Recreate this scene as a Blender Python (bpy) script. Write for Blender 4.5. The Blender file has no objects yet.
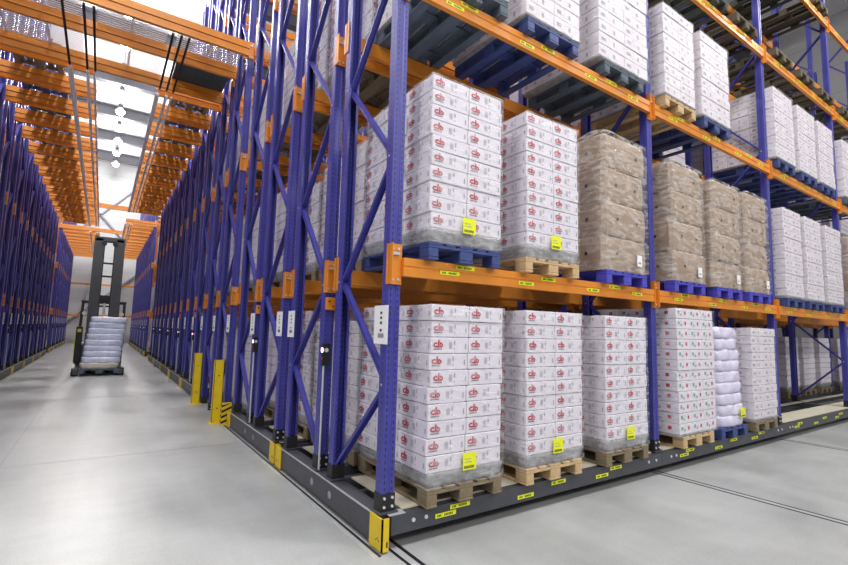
import bpy, math, random
from mathutils import Vector, Matrix, noise
random.seed(7)
S = bpy.context.scene
COL = S.collection
PI = math.pi

# ------------------------------------------------------------------ camera
cam_d = bpy.data.cameras.new('camera'); cam = bpy.data.objects.new('camera', cam_d); COL.objects.link(cam)
yaw, pitch, roll = 0.5989, 0.1028, 0.0259
fwd = Vector((math.sin(yaw)*math.cos(pitch), math.cos(yaw)*math.cos(pitch), math.sin(pitch)))
rgt = Vector((math.cos(yaw), -math.sin(yaw), 0)); up = rgt.cross(fwd)
r2 = math.cos(roll)*rgt + math.sin(roll)*up; u2 = -math.sin(roll)*rgt + math.cos(roll)*up
M4 = Matrix.Identity(4)
for i in range(3):
    M4[i][0] = r2[i]; M4[i][1] = u2[i]; M4[i][2] = -fwd[i]
M4.translation = Vector((-1.9205, -3.2348, 1.6544))
cam.matrix_world = M4
cam_d.sensor_width = 36; cam_d.lens = 467.9*36/848; cam_d.clip_start = .05; cam_d.clip_end = 300
S.camera = cam
# ------------------------------------------------------------------ world, view
S.view_settings.view_transform = 'Standard'; S.view_settings.look = 'None'
S.view_settings.gamma = 1; S.view_settings.use_curve_mapping = False
S.view_settings.exposure = 0.22
W = bpy.data.worlds.new('world'); S.world = W; W.use_nodes = True
bg = W.node_tree.nodes['Background']; bg.inputs[0].default_value = (.93, .95, 1, 1); bg.inputs[1].default_value = .23
def area(name, loc, target, size, energy, color=(1, 1, 1), size_y=None):
    d = bpy.data.lights.new(name, 'AREA'); d.energy = energy; d.color = color; d.size = size
    if size_y: d.shape = 'RECTANGLE'; d.size_y = size_y
    o = bpy.data.objects.new(name, d); COL.objects.link(o); o.location = loc
    o.rotation_euler = (Vector(target)-Vector(loc)).to_track_quat('-Z', 'Y').to_euler()
    return o
# row of high lamps over the open picking aisle, then added fill lights
for i, x in enumerate((-2, 4, 10, 16)):
    area('aisle_lamp_light', (x, -4.2, 12.6), (x, -2.6, 0), 1.6, 330, (1, .98, .95))
for i, x in enumerate((-3, 4, 11)):
    area('front_fill_light', (x, -11.5, 9.5), (x+1.5, 0, 2.5), 2.0, 310, (1, .97, .94))  # unseen fill added behind the camera to brighten the load fronts

area('side_fill_light', (-9, -3, 10), (0, 2, 2), 2.0, 420, (1, .98, .97))  # fill added from the left to light the sides facing the aisle

# ------------------------------------------------------------------ materials
def new_mat(name):
    m = bpy.data.materials.new(name); m.use_nodes = True
    return m, m.node_tree, m.node_tree.nodes['Principled BSDF']
def lin(c): return tuple((x/12.92 if x <= .04045 else ((x+.055)/1.055)**2.4) for x in c)
def hexc(h): return lin(tuple(int(h[i:i+2], 16)/255 for i in (0, 2, 4)))
def mat(name, hx, rough=.5, metal=0, var=.0, scale=6, bump=0, bscale=40, stretch=(1, 1, 1), spec=.5):
    m, nt, b = new_mat(name); c = hexc(hx)
    b.inputs['Base Color'].default_value = (*c, 1); b.inputs['Roughness'].default_value = rough
    b.inputs['Metallic'].default_value = metal; b.inputs['Specular IOR Level'].default_value = spec
    tc = nt.nodes.new('ShaderNodeTexCoord'); mp = nt.nodes.new('ShaderNodeMapping')
    nt.links.new(tc.outputs['Object'], mp.inputs[0]); mp.inputs['Scale'].default_value = stretch
    n = nt.nodes.new('ShaderNodeTexNoise'); n.inputs['Scale'].default_value = scale; n.inputs['Detail'].default_value = 4
    nt.links.new(mp.outputs[0], n.inputs[0])
    r = nt.nodes.new('ShaderNodeValToRGB')
    r.color_ramp.elements[0].position = .3; r.color_ramp.elements[1].position = .7
    lo = tuple(max(0, x*(1-var)) for x in c); hi = tuple(min(1, x*(1+var*.8)) for x in c)
    r.color_ramp.elements[0].color = (*lo, 1); r.color_ramp.elements[1].color = (*hi, 1)
    nt.links.new(n.outputs[0], r.inputs[0]); nt.links.new(r.outputs[0], b.inputs['Base Color'])
    if bump:
        n2 = nt.nodes.new('ShaderNodeTexNoise'); n2.inputs['Scale'].default_value = bscale
        nt.links.new(mp.outputs[0], n2.inputs[0])
        bp = nt.nodes.new('ShaderNodeBump'); bp.inputs['Strength'].default_value = bump; bp.inputs['Distance'].default_value = .01
        nt.links.new(n2.outputs[0], bp.inputs['Height']); nt.links.new(bp.outputs[0], b.inputs['Normal'])
    return m
def math_node(nt, op, a, b=None, c=None):
    n = nt.nodes.new('ShaderNodeMath'); n.operation = op
    for i, v in enumerate((a, b, c)):
        if v is None: continue
        if isinstance(v, (int, float)): n.inputs[i].default_value = v
        else: nt.links.new(v, n.inputs[i])
    return n.outputs[0]
def upright_mat(name, hx):
    """painted steel with rows of punched slots on front and side faces"""
    m, nt, b = new_mat(name); c = hexc(hx)
    tc = nt.nodes.new('ShaderNodeTexCoord'); sp = nt.nodes.new('ShaderNodeSeparateXYZ')
    nt.links.new(tc.outputs['Object'], sp.inputs[0])
    sn = nt.nodes.new('ShaderNodeSeparateXYZ'); nt.links.new(tc.outputs['Normal'], sn.inputs[0])
    isx = math_node(nt, 'GREATER_THAN', math_node(nt, 'ABSOLUTE', sn.outputs[0]), .7)
    ux = math_node(nt, 'SUBTRACT', math_node(nt, 'ABSOLUTE', sp.outputs[0]), .032)
    uy = math_node(nt, 'SUBTRACT', sp.outputs[1], .05)
    mx = nt.nodes.new('ShaderNodeMix'); mx.data_type = 'FLOAT'
    nt.links.new(isx, mx.inputs[0]); nt.links.new(ux, mx.inputs[2]); nt.links.new(uy, mx.inputs[3])
    inu = math_node(nt, 'LESS_THAN', math_node(nt, 'ABSOLUTE', mx.outputs[0]), .0065)
    fr = math_node(nt, 'FRACT', math_node(nt, 'MULTIPLY', sp.outputs[2], 20))
    inz = math_node(nt, 'LESS_THAN', fr, .5)
    hole = math_node(nt, 'MULTIPLY', inu, inz)
    n = nt.nodes.new('ShaderNodeTexNoise'); n.inputs['Scale'].default_value = 5
    nt.links.new(tc.outputs['Object'], n.inputs[0])
    r = nt.nodes.new('ShaderNodeValToRGB'); r.color_ramp.elements[0].position = .3; r.color_ramp.elements[1].position = .75
    r.color_ramp.elements[0].color = (*[x*.85 for x in c], 1); r.color_ramp.elements[1].color = (*[min(1, x*1.12) for x in c], 1)
    nt.links.new(n.outputs[0], r.inputs[0])
    m2 = nt.nodes.new('ShaderNodeMix'); m2.data_type = 'RGBA'
    nt.links.new(hole, m2.inputs[0]); nt.links.new(r.outputs[0], m2.inputs[6]); m2.inputs[7].default_value = (.02, .02, .06, 1)
    nt.links.new(m2.outputs[2], b.inputs['Base Color']); b.inputs['Roughness'].default_value = .38
    return m
def film_mat(name, alpha=.16, tint=(.9, .9, .95)):
    m, nt, b = new_mat(name)
    out = nt.nodes['Material Output']
    tr = nt.nodes.new('ShaderNodeBsdfTransparent')
    b.inputs['Base Color'].default_value = (*tint, 1); b.inputs['Roughness'].default_value = .22
    tc = nt.nodes.new('ShaderNodeTexCoord'); mp = nt.nodes.new('ShaderNodeMapping')
    nt.links.new(tc.outputs['Object'], mp.inputs[0]); mp.inputs['Scale'].default_value = (1.3, 1.3, 4.5)
    mp.inputs['Rotation'].default_value = (.25, .2, 0)
    n = nt.nodes.new('ShaderNodeTexNoise'); n.inputs['Scale'].default_value = 4; n.inputs['Detail'].default_value = 6
    n.inputs['Distortion'].default_value = 1.2
    nt.links.new(mp.outputs[0], n.inputs[0])
    r = nt.nodes.new('ShaderNodeValToRGB'); e = r.color_ramp.elements
    e[0].position = .42; e[1].position = .72
    e[0].color = (alpha*.35,)*3+(1,); e[1].color = (min(1, alpha*2.8),)*3+(1,)
    nt.links.new(n.outputs[0], r.inputs[0])
    bp = nt.nodes.new('ShaderNodeBump'); bp.inputs['Strength'].default_value = .7; bp.inputs['Distance'].default_value = .02
    nt.links.new(n.outputs[0], bp.inputs['Height']); nt.links.new(bp.outputs[0], b.inputs['Normal'])
    mx = nt.nodes.new('ShaderNodeMixShader')
    nt.links.new(r.outputs[0], mx.inputs[0]); nt.links.new(tr.outputs[0], mx.inputs[1]); nt.links.new(b.outputs[0], mx.inputs[2])
    nt.links.new(mx.outputs[0], out.inputs[0])
    return m
def perforated_mat(name, hx, pitch=.07, hole=.62):
    m, nt, b = new_mat(name); out = nt.nodes['Material Output']
    b.inputs['Base Color'].default_value = (*hexc(hx), 1); b.inputs['Roughness'].default_value = .35; b.inputs['Metallic'].default_value = .2
    tc = nt.nodes.new('ShaderNodeTexCoord'); sp = nt.nodes.new('ShaderNodeSeparateXYZ')
    nt.links.new(tc.outputs['Object'], sp.inputs[0])
    fx = math_node(nt, 'LESS_THAN', math_node(nt, 'FRACT', math_node(nt, 'MULTIPLY', sp.outputs[0], 1.6)), .94)
    fy = math_node(nt, 'LESS_THAN', math_node(nt, 'FRACT', math_node(nt, 'MULTIPLY', sp.outputs[1], 1/pitch)), hole)
    h = math_node(nt, 'MULTIPLY', fx, fy)
    tr = nt.nodes.new('ShaderNodeBsdfTransparent'); mx = nt.nodes.new('ShaderNodeMixShader')
    nt.links.new(h, mx.inputs[0]); nt.links.new(b.outputs[0], mx.inputs[1]); nt.links.new(tr.outputs[0], mx.inputs[2])
    nt.links.new(mx.outputs[0], out.inputs[0])
    return m
def emit(name, col, s):
    m, nt, b = new_mat(name)
    b.inputs['Emission Color'].default_value = (*col, 1); b.inputs['Emission Strength'].default_value = s
    b.inputs['Base Color'].default_value = (*col, 1)
    return m
def floor_mat():
    m, nt, b = new_mat('polished concrete')
    tc = nt.nodes.new('ShaderNodeTexCoord')
    def nz(scale, stretch=(1, 1, 1), det=6, dist=0):
        mp = nt.nodes.new('ShaderNodeMapping'); mp.inputs['Scale'].default_value = stretch
        nt.links.new(tc.outputs['Object'], mp.inputs[0])
        n = nt.nodes.new('ShaderNodeTexNoise'); n.inputs['Scale'].default_value = scale; n.inputs['Detail'].default_value = det
        n.inputs['Distortion'].default_value = dist
        nt.links.new(mp.outputs[0], n.inputs[0]); return n.outputs[0]
    a = nz(.9, dist=.4); s = nz(7, (1, .12, 1), 5); t = nz(7, (.3, 1, 1), 5); f = nz(60)
    v = math_node(nt, 'ADD', math_node(nt, 'MULTIPLY', a, .5), math_node(nt, 'MULTIPLY', s, .12))
    v = math_node(nt, 'ADD', v, math_node(nt, 'MULTIPLY', t, .12)); v = math_node(nt, 'ADD', v, math_node(nt, 'MULTIPLY', f, .26))
    r = nt.nodes.new('ShaderNodeValToRGB'); e = r.color_ramp.elements
    e[0].position = .38; e[1].position = .62
    e[0].color = (*hexc('989b9b'), 1); e[1].color = (*hexc('b4b7b7'), 1)
    nt.links.new(v, r.inputs[0]); nt.links.new(r.outputs[0], b.inputs['Base Color'])
    r2_ = nt.nodes.new('ShaderNodeValToRGB'); q = r2_.color_ramp.elements
    q[0].position = .35; q[1].position = .65; q[0].color = (.34,)*3+(1,); q[1].color = (.44,)*3+(1,)
    nt.links.new(a, r2_.inputs[0]); nt.links.new(r2_.outputs[0], b.inputs['Roughness'])
    bp = nt.nodes.new('ShaderNodeBump'); bp.inputs['Strength'].default_value = .12; bp.inputs['Distance'].default_value = .004
    nt.links.new(v, bp.inputs['Height']); nt.links.new(bp.outputs[0], b.inputs['Normal'])
    return m
def panel_mat(name, hx, pz=1.1, dark=.8):
    m, nt, b = new_mat(name); c = hexc(hx)
    tc = nt.nodes.new('ShaderNodeTexCoord'); sp = nt.nodes.new('ShaderNodeSeparateXYZ'); nt.links.new(tc.outputs['Object'], sp.inputs[0])
    fz = math_node(nt, 'LESS_THAN', math_node(nt, 'FRACT', math_node(nt, 'DIVIDE', sp.outputs[2], pz)), .03)
    mx = nt.nodes.new('ShaderNodeMix'); mx.data_type = 'RGBA'
    nt.links.new(fz, mx.inputs[0]); mx.inputs[6].default_value = (*c, 1); mx.inputs[7].default_value = (*[x*dark for x in c], 1)
    nt.links.new(mx.outputs[2], b.inputs['Base Color']); b.inputs['Roughness'].default_value = .5
    return m

BLUE = upright_mat('blue punched steel', '44439c')
BLUEP = mat('blue painted steel', '42419a', .4, 0, .12)
ORANGE = mat('orange painted steel', 'de8a2c', .38, 0, .1, 3)
DARK = mat('charcoal painted steel', '46474f', .45, 0, .12)
BLACK = mat('black steel', '1c1c20', .5, 0, .1)
YEL = mat('safety yellow paint', 'e3c21a', .45, 0, .1)
GALV = mat('galvanised steel', 'c9ccd0', .35, .3, .1)
BOLT = mat('zinc bolt', 'd8d8dc', .3, .3)
SLAB = mat('pale board decking', 'cfc9b6', .6, 0, .1, 4)
WHITE = mat('white paper', 'eeeef2', .5)
INK = mat('black ink', '2a2a30', .6)
GREYINK = mat('grey ink', '9c9ba8', .6)
RED = mat('red ink', 'b81c34', .5)
GREEN = mat('green ink', '4f9a70', .5)
CARTON = mat('white carton board', 'dfdae4', .45, 0, .04, 9, .15, 14)
CARTON2 = mat('off white carton board', 'dad3da', .5, 0, .08, 9, .25, 10)
KRAFT = mat('brown carton board', '9f8a77', .5, 0, .1, 5, .3, 8)
GREYFILM = mat('bunched grey film', '9a9a9c', .3, 0, .25, 14, .8, 22)
TAG = mat('yellow label stock', 'e9f01c', .5)
WOODP = mat('pale pine', 'c9ac82', .65, 0, .2, 9, .3, 30, (1, .15, 1))
WOODA = mat('aged grey brown wood', '82745c', .75, 0, .3, 9, .5, 30, (1, .15, 1))
WOODB = mat('blue painted wood', '394a82', .55, 0, .2, 9, .3, 30, (1, .2, 1))
WOODD = mat('shade darkened wood', '57503f', .8, 0, .3, 9, .4, 30, (1, .15, 1))  # dark tone puts the shade under high pallets into the wood colour
WOODE = mat('dark greenish wood', '454a45', .8, 0, .3, 9, .4, 30, (1, .15, 1))  # greenish variant, likewise darkened for the shade under high pallets
WOODV = mat('violet blue painted wood', '4a48b8', .5, 0, .12, 9)
WOODG = mat('grey blue worn wood', '54616f', .7, 0, .3, 9, .3, 30, (1, .2, 1))
FILM = film_mat('clear stretch film', .13)
FILM2 = film_mat('milky stretch film', .17, (.92, .88, .86))
SACK = mat('pale lilac film wrapped sacks', 'd8d4ea', .2, 0, .12, 7, .8, 9)
SACKB = mat('blue tinted wrapped sacks', 'd6dcfa', .16, 0, .14, 7, .9, 9)
SACKW = mat('clear wrap over cream sacks', 'cfc6bc', .25, 0, .15, 8, .8, 9)
MESH = perforated_mat('perforated galvanised deck', 'f0f1f4')
TEAL = mat('dark green board', '33464a', .5, 0, .2)
LENS = emit('lamp lens', (1, .98, .94), 30)
FLOOR = floor_mat()
CEIL = mat('white roof sheet', 'dcdcdf', .7, 0, .03)
WALL = panel_mat('white insulated panel', 'cfd2d4', 1.15)
WALLG = panel_mat('grey insulated panel', '9a9a9c', 1.15)
LITW = mat('lamp lit white', 'f4f2f4', .3)  # lamp light on the edge rails put into their colour as white
RUBBER = mat('black rubber', '141416', .7)
LIME = mat('lime yellow paint', 'c6dd2c', .4)
TRUCK = mat('dark grey truck paint', '45474c', .35, .2, .1)
REDLAMP = emit('small pink signal lamp', (1, .55, .8), 3.0)

# ------------------------------------------------------------------ mesh helper
class MB:
    def __init__(s): s.v = []; s.f = []; s.m = []; s.mats = []
    def mi(s, m):
        if m not in s.mats: s.mats.append(m)
        return s.mats.index(m)
    def poly(s, pts, m):
        i = len(s.v); s.v += [tuple(p) for p in pts]; s.f.append(tuple(range(i, i+len(pts)))); s.m.append(s.mi(m)); return s
    def box(s, x0, x1, y0, y1, z0, z1, m, ch=0):
        k = s.mi(m); i = len(s.v)
        if x0 > x1: x0, x1 = x1, x0
        if y0 > y1: y0, y1 = y1, y0
        if ch <= 0:
            s.v += [(x, y, z) for z in (z0, z1) for x, y in ((x0, y0), (x1, y0), (x1, y1), (x0, y1))]
            for q in ((3, 2, 1, 0), (4, 5, 6, 7), (0, 1, 5, 4), (1, 2, 6, 5), (2, 3, 7, 6), (3, 0, 4, 7)):
                s.f.append(tuple(i+a for a in q)); s.m.append(k)
            return s
        c = ch
        ring = [(x0+c, y0), (x1-c, y0), (x1, y0+c), (x1, y1-c), (x1-c, y1), (x0+c, y1), (x0, y1-c), (x0, y0+c)]
        cx, cy = (x0+x1)/2, (y0+y1)/2
        fx = (x1-x0-2*c)/(x1-x0); fy = (y1-y0-2*c)/(y1-y0)
        inn = [(cx+(x-cx)*fx, cy+(y-cy)*fy) for x, y in ring]
        for pts, z in ((inn, z0), (ring, z0+c), (ring, z1-c), (inn, z1)): s.v += [(x, y, z) for x, y in pts]
        for L in range(3):
            for j in range(8):
                a = i+L*8+j; b = i+L*8+(j+1) % 8
                s.f.append((a, b, b+8, a+8)); s.m.append(k)
        s.f.append(tuple(i+j for j in range(7, -1, -1))); s.m.append(k)
        s.f.append(tuple(i+24+j for j in range(8))); s.m.append(k)
        return s
    def prism(s, pts, axis, a0, a1, m):
        """extrude 2D pts (ccw) along axis: 'x' pts=(y,z); 'y' pts=(x,z); 'z' pts=(x,y)"""
        k = s.mi(m); i = len(s.v); n = len(pts)
        for a in (a0, a1):
            for p in pts:
                s.v.append((a, p[0], p[1]) if axis == 'x' else (p[0], a, p[1]) if axis == 'y' else (p[0], p[1], a))
        for j in range(n):
            b = (j+1) % n
            s.f.append((i+j, i+b, i+n+b, i+n+j)); s.m.append(k)
        s.f.append(tuple(i+j for j in range(n-1, -1, -1))); s.m.append(k)
        s.f.append(tuple(i+n+j for j in range(n))); s.m.append(k)
        return s
    def cyl(s, p0, p1, r, m, n=12, r1=None):
        k = s.mi(m); i = len(s.v); p0 = Vector(p0); p1 = Vector(p1); d = (p1-p0).normalized()
        a = d.orthogonal().normalized(); b = d.cross(a); r1 = r if r1 is None else r1
        for p, rr in ((p0, r), (p1, r1)):
            for j in range(n):
                t = 2*PI*j/n; s.v.append(tuple(p+a*rr*math.cos(t)+b*rr*math.sin(t)))
        for j in range(n):
            q = (j+1) % n; s.f.append((i+j, i+q, i+n+q, i+n+j)); s.m.append(k)
        s.f.append(tuple(i+j for j in range(n-1, -1, -1))); s.m.append(k)
        s.f.append(tuple(i+n+j for j in range(n))); s.m.append(k)
        return s
    def bar(s, p0, p1, w, h, m, side=(1, 0, 0)):
        """rectangular bar; w along side vector, h across"""
        k = s.mi(m); i = len(s.v); p0 = Vector(p0); p1 = Vector(p1); d = (p1-p0).normalized()
        a = Vector(side); a = (a-d*a.dot(d)).normalized(); b = d.cross(a)
        for p in (p0, p1):
            for u, v in ((-1, -1), (1, -1), (1, 1), (-1, 1)): s.v.append(tuple(p+a*u*w/2+b*v*h/2))
        for q in ((3, 2, 1, 0), (4, 5, 6, 7), (0, 1, 5, 4), (1, 2, 6, 5), (2, 3, 7, 6), (3, 0, 4, 7)):
            s.f.append(tuple(i+c for c in q)); s.m.append(k)
        return s
    def path(s, pts, r, m, n=8):
        for a, b in zip(pts, pts[1:]): s.cyl(a, b, r, m, n)
        return s
    def mesh(s, name, smooth=False):
        me = bpy.data.meshes.new(name); me.from_pydata(s.v, [], s.f)
        for m in s.mats: me.materials.append(m)
        for p, k in zip(me.polygons, s.m): p.material_index = k; p.use_smooth = smooth
        me.validate(); me.update(); return me
def part(name, me, parent=None, loc=(0, 0, 0), rot=(0, 0, 0), label=None):
    if isinstance(me, MB): me = me.mesh(name)
    o = bpy.data.objects.new(name, me); COL.objects.link(o)
    o.location = loc; o.rotation_euler = rot
    if parent: o.parent = parent
    if label: o['label'] = label
    return o
def thing(name, label, cat, loc=(0, 0, 0), rz=0, group=None):
    o = bpy.data.objects.new(name, None); COL.objects.link(o); o.empty_display_size = .2
    o.location = loc; o.rotation_euler = (0, 0, rz); o['label'] = label; o['category'] = cat
    if group: o['group'] = group
    return o
def tag(o, label, cat, group=None):
    o['label'] = label; o['category'] = cat
    if group: o['group'] = group
    return o
def struct(name, me, loc=(0, 0, 0)):
    o = part(name, me, None, loc); o['kind'] = 'structure'; return o

# ------------------------------------------------------------------ setting
CZ = 14.8; YB = 42.6; XR = 21.5; XL = -17
struct('floor', MB().box(XL-1, XR+1, -16, YB+1, -.2, 0, FLOOR))
struct('ceiling', MB().box(XL, XR, -9, YB, CZ, CZ+.2, CEIL))
struct('wall_back', MB().box(XL, XR, YB, YB+.2, 0, CZ, WALL))
struct('wall_right', MB().box(XR, XR+.2, -9, YB, 0, CZ, WALLG))
struct('wall_left', MB().box(XL-.2, XL, -9, YB, 0, CZ, WALL))
tn = [0]
def trim(mb):
    tn[0] += 1; return struct('trim_%d' % tn[0], mb)
for y in (0.2, 5.2, 10.2, 15.2, 20.2, 25.3, 30.1, 34.8, 39.5):     # roof girders
    trim(MB().box(XL, XR, y-.2, y+.2, 14.1, 14.16, DARK).box(XL, XR, y-.2, y+.2, 14.7, 14.76, DARK).box(XL, XR, y-.04, y+.04, 14.16, 14.7, DARK))
trim(MB().bar((-6.2, YB-.12, 6.5), (.8, YB-.12, 14.2), .12, .25, GREYINK).bar((.8, YB-.12, 6.5), (-6.2, YB-.12, 14.2), .12, .25, GREYINK))
trim(MB().bar((-5.6, YB-.12, .4), (1.2, YB-.12, 6.6), .12, .22, GREYINK))
# floor rails of the mobile carriages and the slab joints
def groove(x, y0, y1):
    trim(MB().box(x-.06, x-.035, y0, y1, -.01, .002, BLACK).box(x-.035, x+.02, y0, y1, -.01, .003, GALV).box(x+.02, x+.055, y0, y1, -.01, .002, BLACK))
groove(.06, -14, 5.3); groove(3.85, -14, 5.3); groove(7.65, -14, 5.3); groove(11.45, -14, 5.3)
trim(MB().box(-.12, -.095, -.1, 5.3, -.01, .004, BLACK).box(-.16, -.12, -.1, 5.3, -.01, .004, GALV))
trim(MB().box(-2.75, -2.742, -14, YB, -.01, .0012, GREYINK))
for y in (3.9, 9.6):
    trim(MB().box(-4.1, -.2, y, y+.008, -.01, .0012, GREYINK))

# ------------------------------------------------------------------ ceiling lights
def hbay_meshes():
    a = MB().cyl((0, 0, .0), (0, 0, .22), .25, GALV, 20, .12).cyl((0, 0, .22), (0, 0, .42), .1, DARK, 14)
    b = MB().cyl((0, 0, -.16), (0, 0, 0), .15, LENS, 20, .22)
    c = MB().cyl((0, 0, .42), (0, 0, 1.35), .012, DARK, 6)
    return a.mesh('reflector'), b.mesh('lamp_lens'), c.mesh('hanging_rod')
HB = hbay_meshes()
ORD = ['nearest', 'second', 'third', 'fourth', 'fifth', 'sixth', 'seventh', 'eighth', 'ninth', 'tenth', 'eleventh', 'twelfth', 'thirteenth', 'fourteenth']
for i, y in enumerate((3.8, 6.4, 9, 11.6, 14.2, 17, 19.6, 22.2, 24.8, 27.2, 29.9, 32.3, 35.0, 37.7)):
    t = thing('ceiling_light', 'round hanging warehouse lamp over the long aisle, %s from the viewer' % ORD[i], 'ceiling light', (-2.0, y, 13.4), group='lamps in a row over the aisle')
    part('reflector', HB[0], t); part('lamp_lens', HB[1], t); part('hanging_rod', HB[2], t)
    d = bpy.data.lights.new('lamp_glow', 'POINT'); d.energy = 480; d.shadow_soft_size = .3; d.color = (1, .98, .95)
    lo = bpy.data.objects.new('lamp_glow', d); COL.objects.link(lo); lo.parent = t; lo.location = (0, 0, -.4)

# ------------------------------------------------------------------ rack meshes
def upright_mesh(H):
    b = MB(); w = .055; t = .006
    # open channel with a raised centre rib and return lips
    pts = [(-w, 0), (-.02, 0), (-.014, .008), (.014, .008), (.02, 0), (w, 0), (w, .1), (.03, .1), (.03, .1-t), (w-t, .1-t), (w-t, t),
           (.024, t), (.016, .008+t), (-.016, .008+t), (-.024, t), (-w+t, t), (-w+t, .1-t), (-.03, .1-t), (-.03, .1), (-w, .1)]
    k = b.mi(BLUE); n = len(pts)
    b.v = [(x, y, z) for z in (0, H) for x, y in pts]
    for j in range(n):
        q = (j+1) % n; b.f.append((j, q, n+q, n+j)); b.m.append(k)
    return b.mesh('upright')
UM = {H: upright_mesh(H) for H in (11.2,)}
BAYL = 3.8
def beam_mesh(L, h=.15, mt=None, th=.05):
    mt = mt or ORANGE
    pts = [(0, -h), (0, 0), (-th, 0), (-th, -h*.42), (-th+.007, -h*.46), (-th+.007, -h*.54), (-th, -h*.58), (-th, -h)][::-1]
    return MB().prism(pts, 'x', 0, L, mt).mesh('load_beam')
BM = beam_mesh(BAYL-.11)
def conn_mesh(w, s=1):
    b = MB(); x1 = s*w
    b.box(0, x1, -.012, 0, -.22, .11, ORANGE)
    b.box(0, s*.008, -.058, 0, -.22, .11, ORANGE) if w < .08 else b.box(x1-s*.008, x1, -.058, .04, -.22, .11, ORANGE)
    for z in (-.18, .07):
        for u in (.3, .75): b.cyl((x1*u, -.02, z), (x1*u, -.012, z), .011, BOLT, 8)
    b.box(x1*.25, x1*.8, -.03, -.012, .02, .04, BOLT)
    return b.mesh('beam_connector')
CM = {('w', 1): conn_mesh(.116, 1), ('w', -1): conn_mesh(.116, -1), ('n', 1): conn_mesh(.053, 1), ('n', -1): conn_mesh(.053, -1)}
LV = (2.24, 4.71, 6.88, 9.0)
def brace_mesh(y0, z0, y1, z1):
    b = MB(); d = Vector((0, y1-y0, z1-z0)).normalized()
    nrm = Vector((0, -d.z, d.y))
    if nrm.z < 0: nrm = -nrm
    a = Vector((0, y0, z0)); c = Vector((0, y1, z1))
    b.bar(a+nrm*.012, c+nrm*.012, .06, .006, BLUEP)                # web across the frame
    for sx in (-.027, .027): b.bar(a+Vector((sx, 0, 0)), c+Vector((sx, 0, 0)), .006, .03, BLUEP)
    for p in (a, c): b.cyl(p+Vector((-.058, 0, 0)), p+Vector((.04, 0, 0)), .011, BOLT, 8)
    return b.mesh('brace')
def zig(yf, yb, zf, zb):
    out = []; seq = sorted([(z, yf) for z in zf]+[(z, yb) for z in zb])
    for (za, ya), (zc, yc) in zip(seq, seq[1:]): out.append(brace_mesh(ya, za, yc, zc))
    return out
ROWS = (0, .92, 1.29, 2.2)
NF = (1.22, 3.1, 5.0, 6.9, 8.8, 10.7); NB = (.36, 2.1, 4.05, 6.0, 7.9, 9.8)
ZA = zig(.06, .96, NF, NB); ZC = zig(2.24, 1.35, NF, NB)
def footplate():
    b = MB().box(-.062, .062, -.006, .106, 0, .13, BLACK).box(-.08, .08, -.03, .13, -.012, 0, DARK)
    for x in (-.035, .035):
        for z in (.035, .1): b.cyl((x, -.016, z), (x, -.006, z), .011, BOLT, 8)
    return b.mesh('foot_plate')
FP = footplate()
def sign_mesh():
    b = MB().box(-.004, 0, 0, .22, 0, .31, WHITE)
    for z in (.1, .16, .2, .24): b.box(-.0055, -.004, .09, .12, z, z+.02, INK)
    for k in range(7): b.box(-.0055, -.004, .06+k*.014, .066+k*.014, .05, .085, INK)
    return b.mesh('location_sign')
SG = sign_mesh()
def ybox_mesh():
    b = MB().box(0, .21, -.003, 0, 0, .035, TAG)
    for k, u in enumerate((.02, .035, .05, .09, .105, .12, .135, .15, .165)): b.box(u, u+.009, -.0042, -.003, .009, .026, INK)
    return b.mesh('location_label')
YL = ybox_mesh()
def bumper_mesh():
    b = MB()
    b.box(-.09, -.078, -.085, .11, .016, .25, YEL).box(-.09, -.028, -.085, -.075, .016, .25, YEL)
    for z, y in ((.1, -.02), (.085, .0), (.085, -.04)): b.cyl((-.0925, y, z), (-.089, y, z), .006, BLACK, 8)
    b.box(-.05, -.038, -.0865, -.084, .045, .085, BLACK)
    return b
BP = bumper_mesh().mesh('bumper')
b_ = bumper_mesh(); b_.v = [(x, -y, z) for x, y, z in b_.v]; b_.f = [f[::-1] for f in b_.f]; BPB = b_.mesh('bumper')
CON = MB().box(-.035, .035, -.04, 0, 0, .22, BLACK).cyl((0, -.045, .155), (0, -.038, .155), .022, BOLT, 12).cyl((-.04, -.02, .155), (-.034, -.02, .155), .026, REDLAMP, 12).cyl((-.04, -.02, .07), (-.034, -.02, .07), .012, RED, 10).mesh('control_box')
SNB = MB().box(-.05, .05, -.035, 0, 0, .13, ORANGE, .006).cyl((-.02, -.04, .09), (-.02, -.035, .09), .01, BLACK, 8).cyl((.02, -.04, .04), (.02, -.035, .04), .008, BLACK, 8).mesh('sensor_box')
CND = MB().cyl((0, 0, 0), (0, 0, 1.05), .011, GALV, 8).mesh('conduit')

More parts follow.
